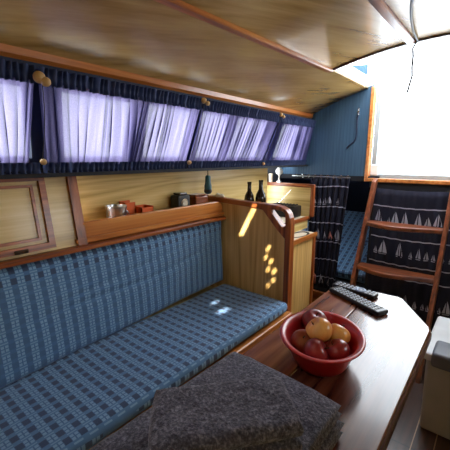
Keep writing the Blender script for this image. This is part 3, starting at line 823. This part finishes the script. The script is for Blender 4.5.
# ------------------------------------------------------------------ remote controls
def remote(name, label, a, b, wid, thick, rows, cols, kind):
    a, b = Vector((*a, 0)), Vector((*b, 0)); d = (b-a); L = d.length; ang = math.atan2(d.y, d.x)
    root = thing(name, label, 'remote control', (*((a+b)/2).to_2d(), .681), 'remote controls on the table')
    root.rotation_euler = (0, 0, ang)
    def part(mb, nm, mat, par, sm=False):
        me = bpy.data.meshes.new(nm); mb.bm.to_mesh(me); mb.bm.free(); me.materials.append(mat)
        if sm:
            for p in me.polygons: p.use_smooth = True
        o = bpy.data.objects.new(nm, me); C.objects.link(o); o.parent = par; return o
    body = MB()
    P = [(-L/2, 0), (L/2, 0), (L/2, thick), (L*.2, thick*.92), (-L*.2, thick*.95), (-L/2, thick)]
    t2 = MB().prism(P, 'Y', -wid/2, wid/2, .004)
    part(t2, 'body', M['black'], root)
    first = None
    for i in range(rows):
        for j in range(cols):
            x = -L*.40 + L*.80*i/(rows-1); y = -wid*.33+wid*.66*j/(cols-1)
            if kind == 'ring' and L*.02 < x < L*.27: continue
            if first is None:
                bx = L*.8/(rows-1)*.27; by = wid*.66/(cols-1)*.25
                first = part(MB().box((-bx, -by, 0), (bx, by, .0026), .0008), 'button', M['grey'], root); o = first
            else:
                o = first.copy(); C.objects.link(o); o.parent = root
            o.location = (x, y, thick-.0012)
    if kind == 'ring':
        part(MB().lathe([(.009, 0), (.010, .003), (.017, .003), (.018, 0)], (L*.14, 0, thick-.001), 24), 'navigation_ring', M['silver'], root, True)
        part(MB().lathe([(.006, 0), (.006, .003), (0, .003)], (L*.14, 0, thick-.001), 16), 'centre_button', M['grey'], root)
        part(MB().box((L*.02, -wid*.45, 0), (L*.06, wid*.45, .002), .0005).each(lambda c: c+Vector((0, 0, thick-.001))), 'silver_band', M['silver'], root)
remote('remote_control', 'long black remote with many grey buttons, nearer the bowl', (-.410, 1.108), (-.222, 1.012), .046, .014, 12, 4, 'grid')
remote('remote_control', 'black remote with round navigation ring, at table far edge', (-.424, 1.152), (-.274, 1.130), .040, .014, 9, 3, 'ring')

# ------------------------------------------------------------------ cooler
t = thing('cool_box', 'pale grey cool box with darker handle on floor beside table', 'cool box', (.03, 1.62, 0))
MB().box((-.150, 1.485, 0), (.23, 1.83, .352), .014, 3, None, .04).build('body', M['cool'], t, smooth='auto')
MB().box((-.160, 1.445, .345), (.24, 1.86, .378), .012, 3).build('lid', M['cool_lid'], t, smooth='auto')
MB().box((-.128, 1.432, .330), (.21, 1.57, .392), .014, 3).build('handle', M['cool_dark'], t, smooth='auto')

# ------------------------------------------------------------------ things on the shelf and galley
t = thing('steel_mug', 'shiny steel mug behind the wooden board, left of orange boxes', 'mug', (-1.19, .755, .86))
MB().lathe([(0, 0), (.038, 0), (.040, .003), (.040, .075), (.0425, .080), (.0425, .090), (.039, .090), (.037, .075), (.037, .006), (0, .005)], (-1.196, .762, .861), 28).build('body', M['steel'], t, smooth='auto')
MB().tube([(-1.196, .762+.040+.018*math.sin(a), .905+.022*math.cos(a)) for a in [i*PI/8 for i in range(9)]], .003, 6).build('handle', M['steel'], t)
t = thing('orange_box', 'orange plastic open box on the shelf behind the steel mug', 'box', (-1.215, .83, .861), 'orange boxes on the shelf')
bx = MB()
for lo, hi in (((-1.248, .81, .861), (-1.205, .862, .865)), ((-1.248, .81, .865), (-1.244, .862, .960)), ((-1.209, .81, .865), (-1.205, .862, .955)), ((-1.248, .81, .865), (-1.205, .814, .958)), ((-1.248, .858, .865), (-1.205, .862, .950))): bx.box(lo, hi)
bx.build('shell', M['orange'], t)
t = thing('orange_box', 'lower orange plastic box on the shelf, right of steel mug', 'box', (-1.205, .905, .861), 'orange boxes on the shelf')
bx = MB()
for lo, hi in (((-1.235, .87, .861), (-1.175, .935, .865)), ((-1.235, .87, .865), (-1.231, .935, .935)), ((-1.179, .87, .865), (-1.175, .935, .930)), ((-1.235, .87, .865), (-1.175, .874, .934)), ((-1.235, .931, .865), (-1.175, .935, .934))): bx.box(lo, hi)
bx.build('shell', M['orange'], t)
# dark little pair of cases on the shelf
t = thing('camera_case', 'small dark brown case with pale markings on shelf behind board', 'case', (-1.2, 1.12, .861))
MB().box((-1.235, 1.085, .861), (-1.175, 1.165, .965), .010).build('body', M['blackm'], t, smooth='auto')
MB().box((-1.230, 1.10, .965), (-1.18, 1.15, .975), .004).build('lid', M['bottle'], t)
MB().lathe([(.0, .004), (.013, .004), (.016, 0), (.019, .003), (.022, 0)], (-1.174, 1.125, .925), 20, Matrix.Rotation(PI/2, 3, 'Y')).build('ring', M['label'], t)
t = thing('brown_box', 'low reddish brown box on shelf right of the dark case', 'box', (-1.20, 1.24, .861))
MB().box((-1.24, 1.20, .861), (-1.17, 1.29, .950), .006).build('body', M['red'], t)
MB().box((-1.242, 1.198, .950), (-1.168, 1.292, .958), .003).build('lid', M['red'], t)
# hanging teal torch
t = thing('hanging_torch', 'teal torch hanging on a cord below the curtains', 'torch', (-1.15, 1.267, .965))
MB().lathe([(0, 0), (.014, 0), (.018, .006), (.019, .040), (.015, .055), (.014, .085), (.009, .092), (0, .093)], (-1.15, 1.267, .962), 18).build('body', M['teal'], t, smooth='auto')
MB().lathe([(.0195, .0), (.0205, .004), (.0205, .012), (.0195, .016)], (-1.15, 1.267, .968), 18).build('grip_ring', M['black'], t)
MB().tube([(-1.15, 1.267, 1.054), (-1.151, 1.268, 1.07), (-1.150, 1.266, 1.085)], .002, 6).build('cord', M['blackm'], t)
# crumpled white cloth on the partition
mb = MB().sphere((-1.165, 1.373, .9385), .03, 20, (1.25, .75, .42))
for v in mb.bm.verts: v.co.z = max(.9355+.0, v.co.z+.012*noise.noise(v.co*60))
tag(mb.build('crumpled_cloth', M['cloth_white'], smooth=True), 'small crumpled white cloth lying on top of the partition', 'cloth')
# two bottles
def bottle(label, x, y, z, r, h, lab):
    t = thing('bottle', label, 'bottle', (x, y, z), 'dark bottles on the galley counter')
    MB().lathe([(0, 0), (r*.9, 0), (r, .006), (r, h*.6), (r*.85, h*.7), (r*.4, h*.80), (r*.36, h*.94), (r*.42, h*.95), (r*.42, h), (0, h)], (x, y, z), 20).build('glass', M['bottle'], t, smooth='auto')
    if lab: MB().lathe([(r*1.01, h*.30), (r*1.015, h*.31), (r*1.015, h*.50), (r*1.01, h*.51)], (x, y, z), 20).build('label', M['label'], t)
bottle('dark bottle behind the partition, left one of two', -1.128, 1.60, .743, .030, .262, False)
bottle('dark bottle with pale band behind the partition, right one of two', -1.078, 1.645, .743, .032, .272, True)
# black box with rod
t = thing('portable_radio', 'low black box with raised thin rod on galley counter', 'radio', (-1.12, 1.98, .743))
MB().box((-1.235, 2.0, .743), (-1.04, 2.10, .822), .008).build('body', M['black'], t, smooth='auto')
for k in range(7): MB().box((-1.22+.025*k, 2.01, .822), (-1.212+.025*k, 2.09, .829)).build('rib', M['blackm'], t)
MB().tube([(-1.20, 2.05, .822), (-1.10, 2.06, .93)], .0018, 6).build('rod', M['chrome'], t)
# oil lamp in the corner
t = thing('oil_lamp', 'small white glass lamp in the dark corner beyond the galley', 'lamp', (-1.25, 2.18, .95))
lx, ly_ = -1.262, 2.165
MB().box((lx-.015, ly_-.012, .966), (lx+.015, ly_+.012, .975)).build('foot', M['steel'], t)
MB().lathe([(.008, .975), (.006, .99), (.006, 1.015), (.014, 1.02)], (lx, ly_, 0), 14).build('stem', M['glasslamp'], t, smooth=True)
MB().lathe([(.012, 1.02), (.024, 1.03), (.028, 1.045), (.022, 1.060), (.014, 1.066), (.016, 1.085), (.013, 1.09), (0, 1.09)], (lx, ly_, 0), 18).build('globe', M['glasslamp'], t, smooth=True)
t = thing('white_tub', 'tiny white pot left of the small lamp in the corner', 'pot', (-1.32, 2.15, .966))
MB().lathe([(0, 0), (.014, 0), (.015, .05), (0, .05)], (-1.315, 2.135, .966), 14).build('body', M['label'], t, smooth='auto')
MB().lathe([(.016, .05), (.016, .062), (0, .063)], (-1.315, 2.135, .966), 14).build('lid', M['cloth_white'], t, smooth='auto')
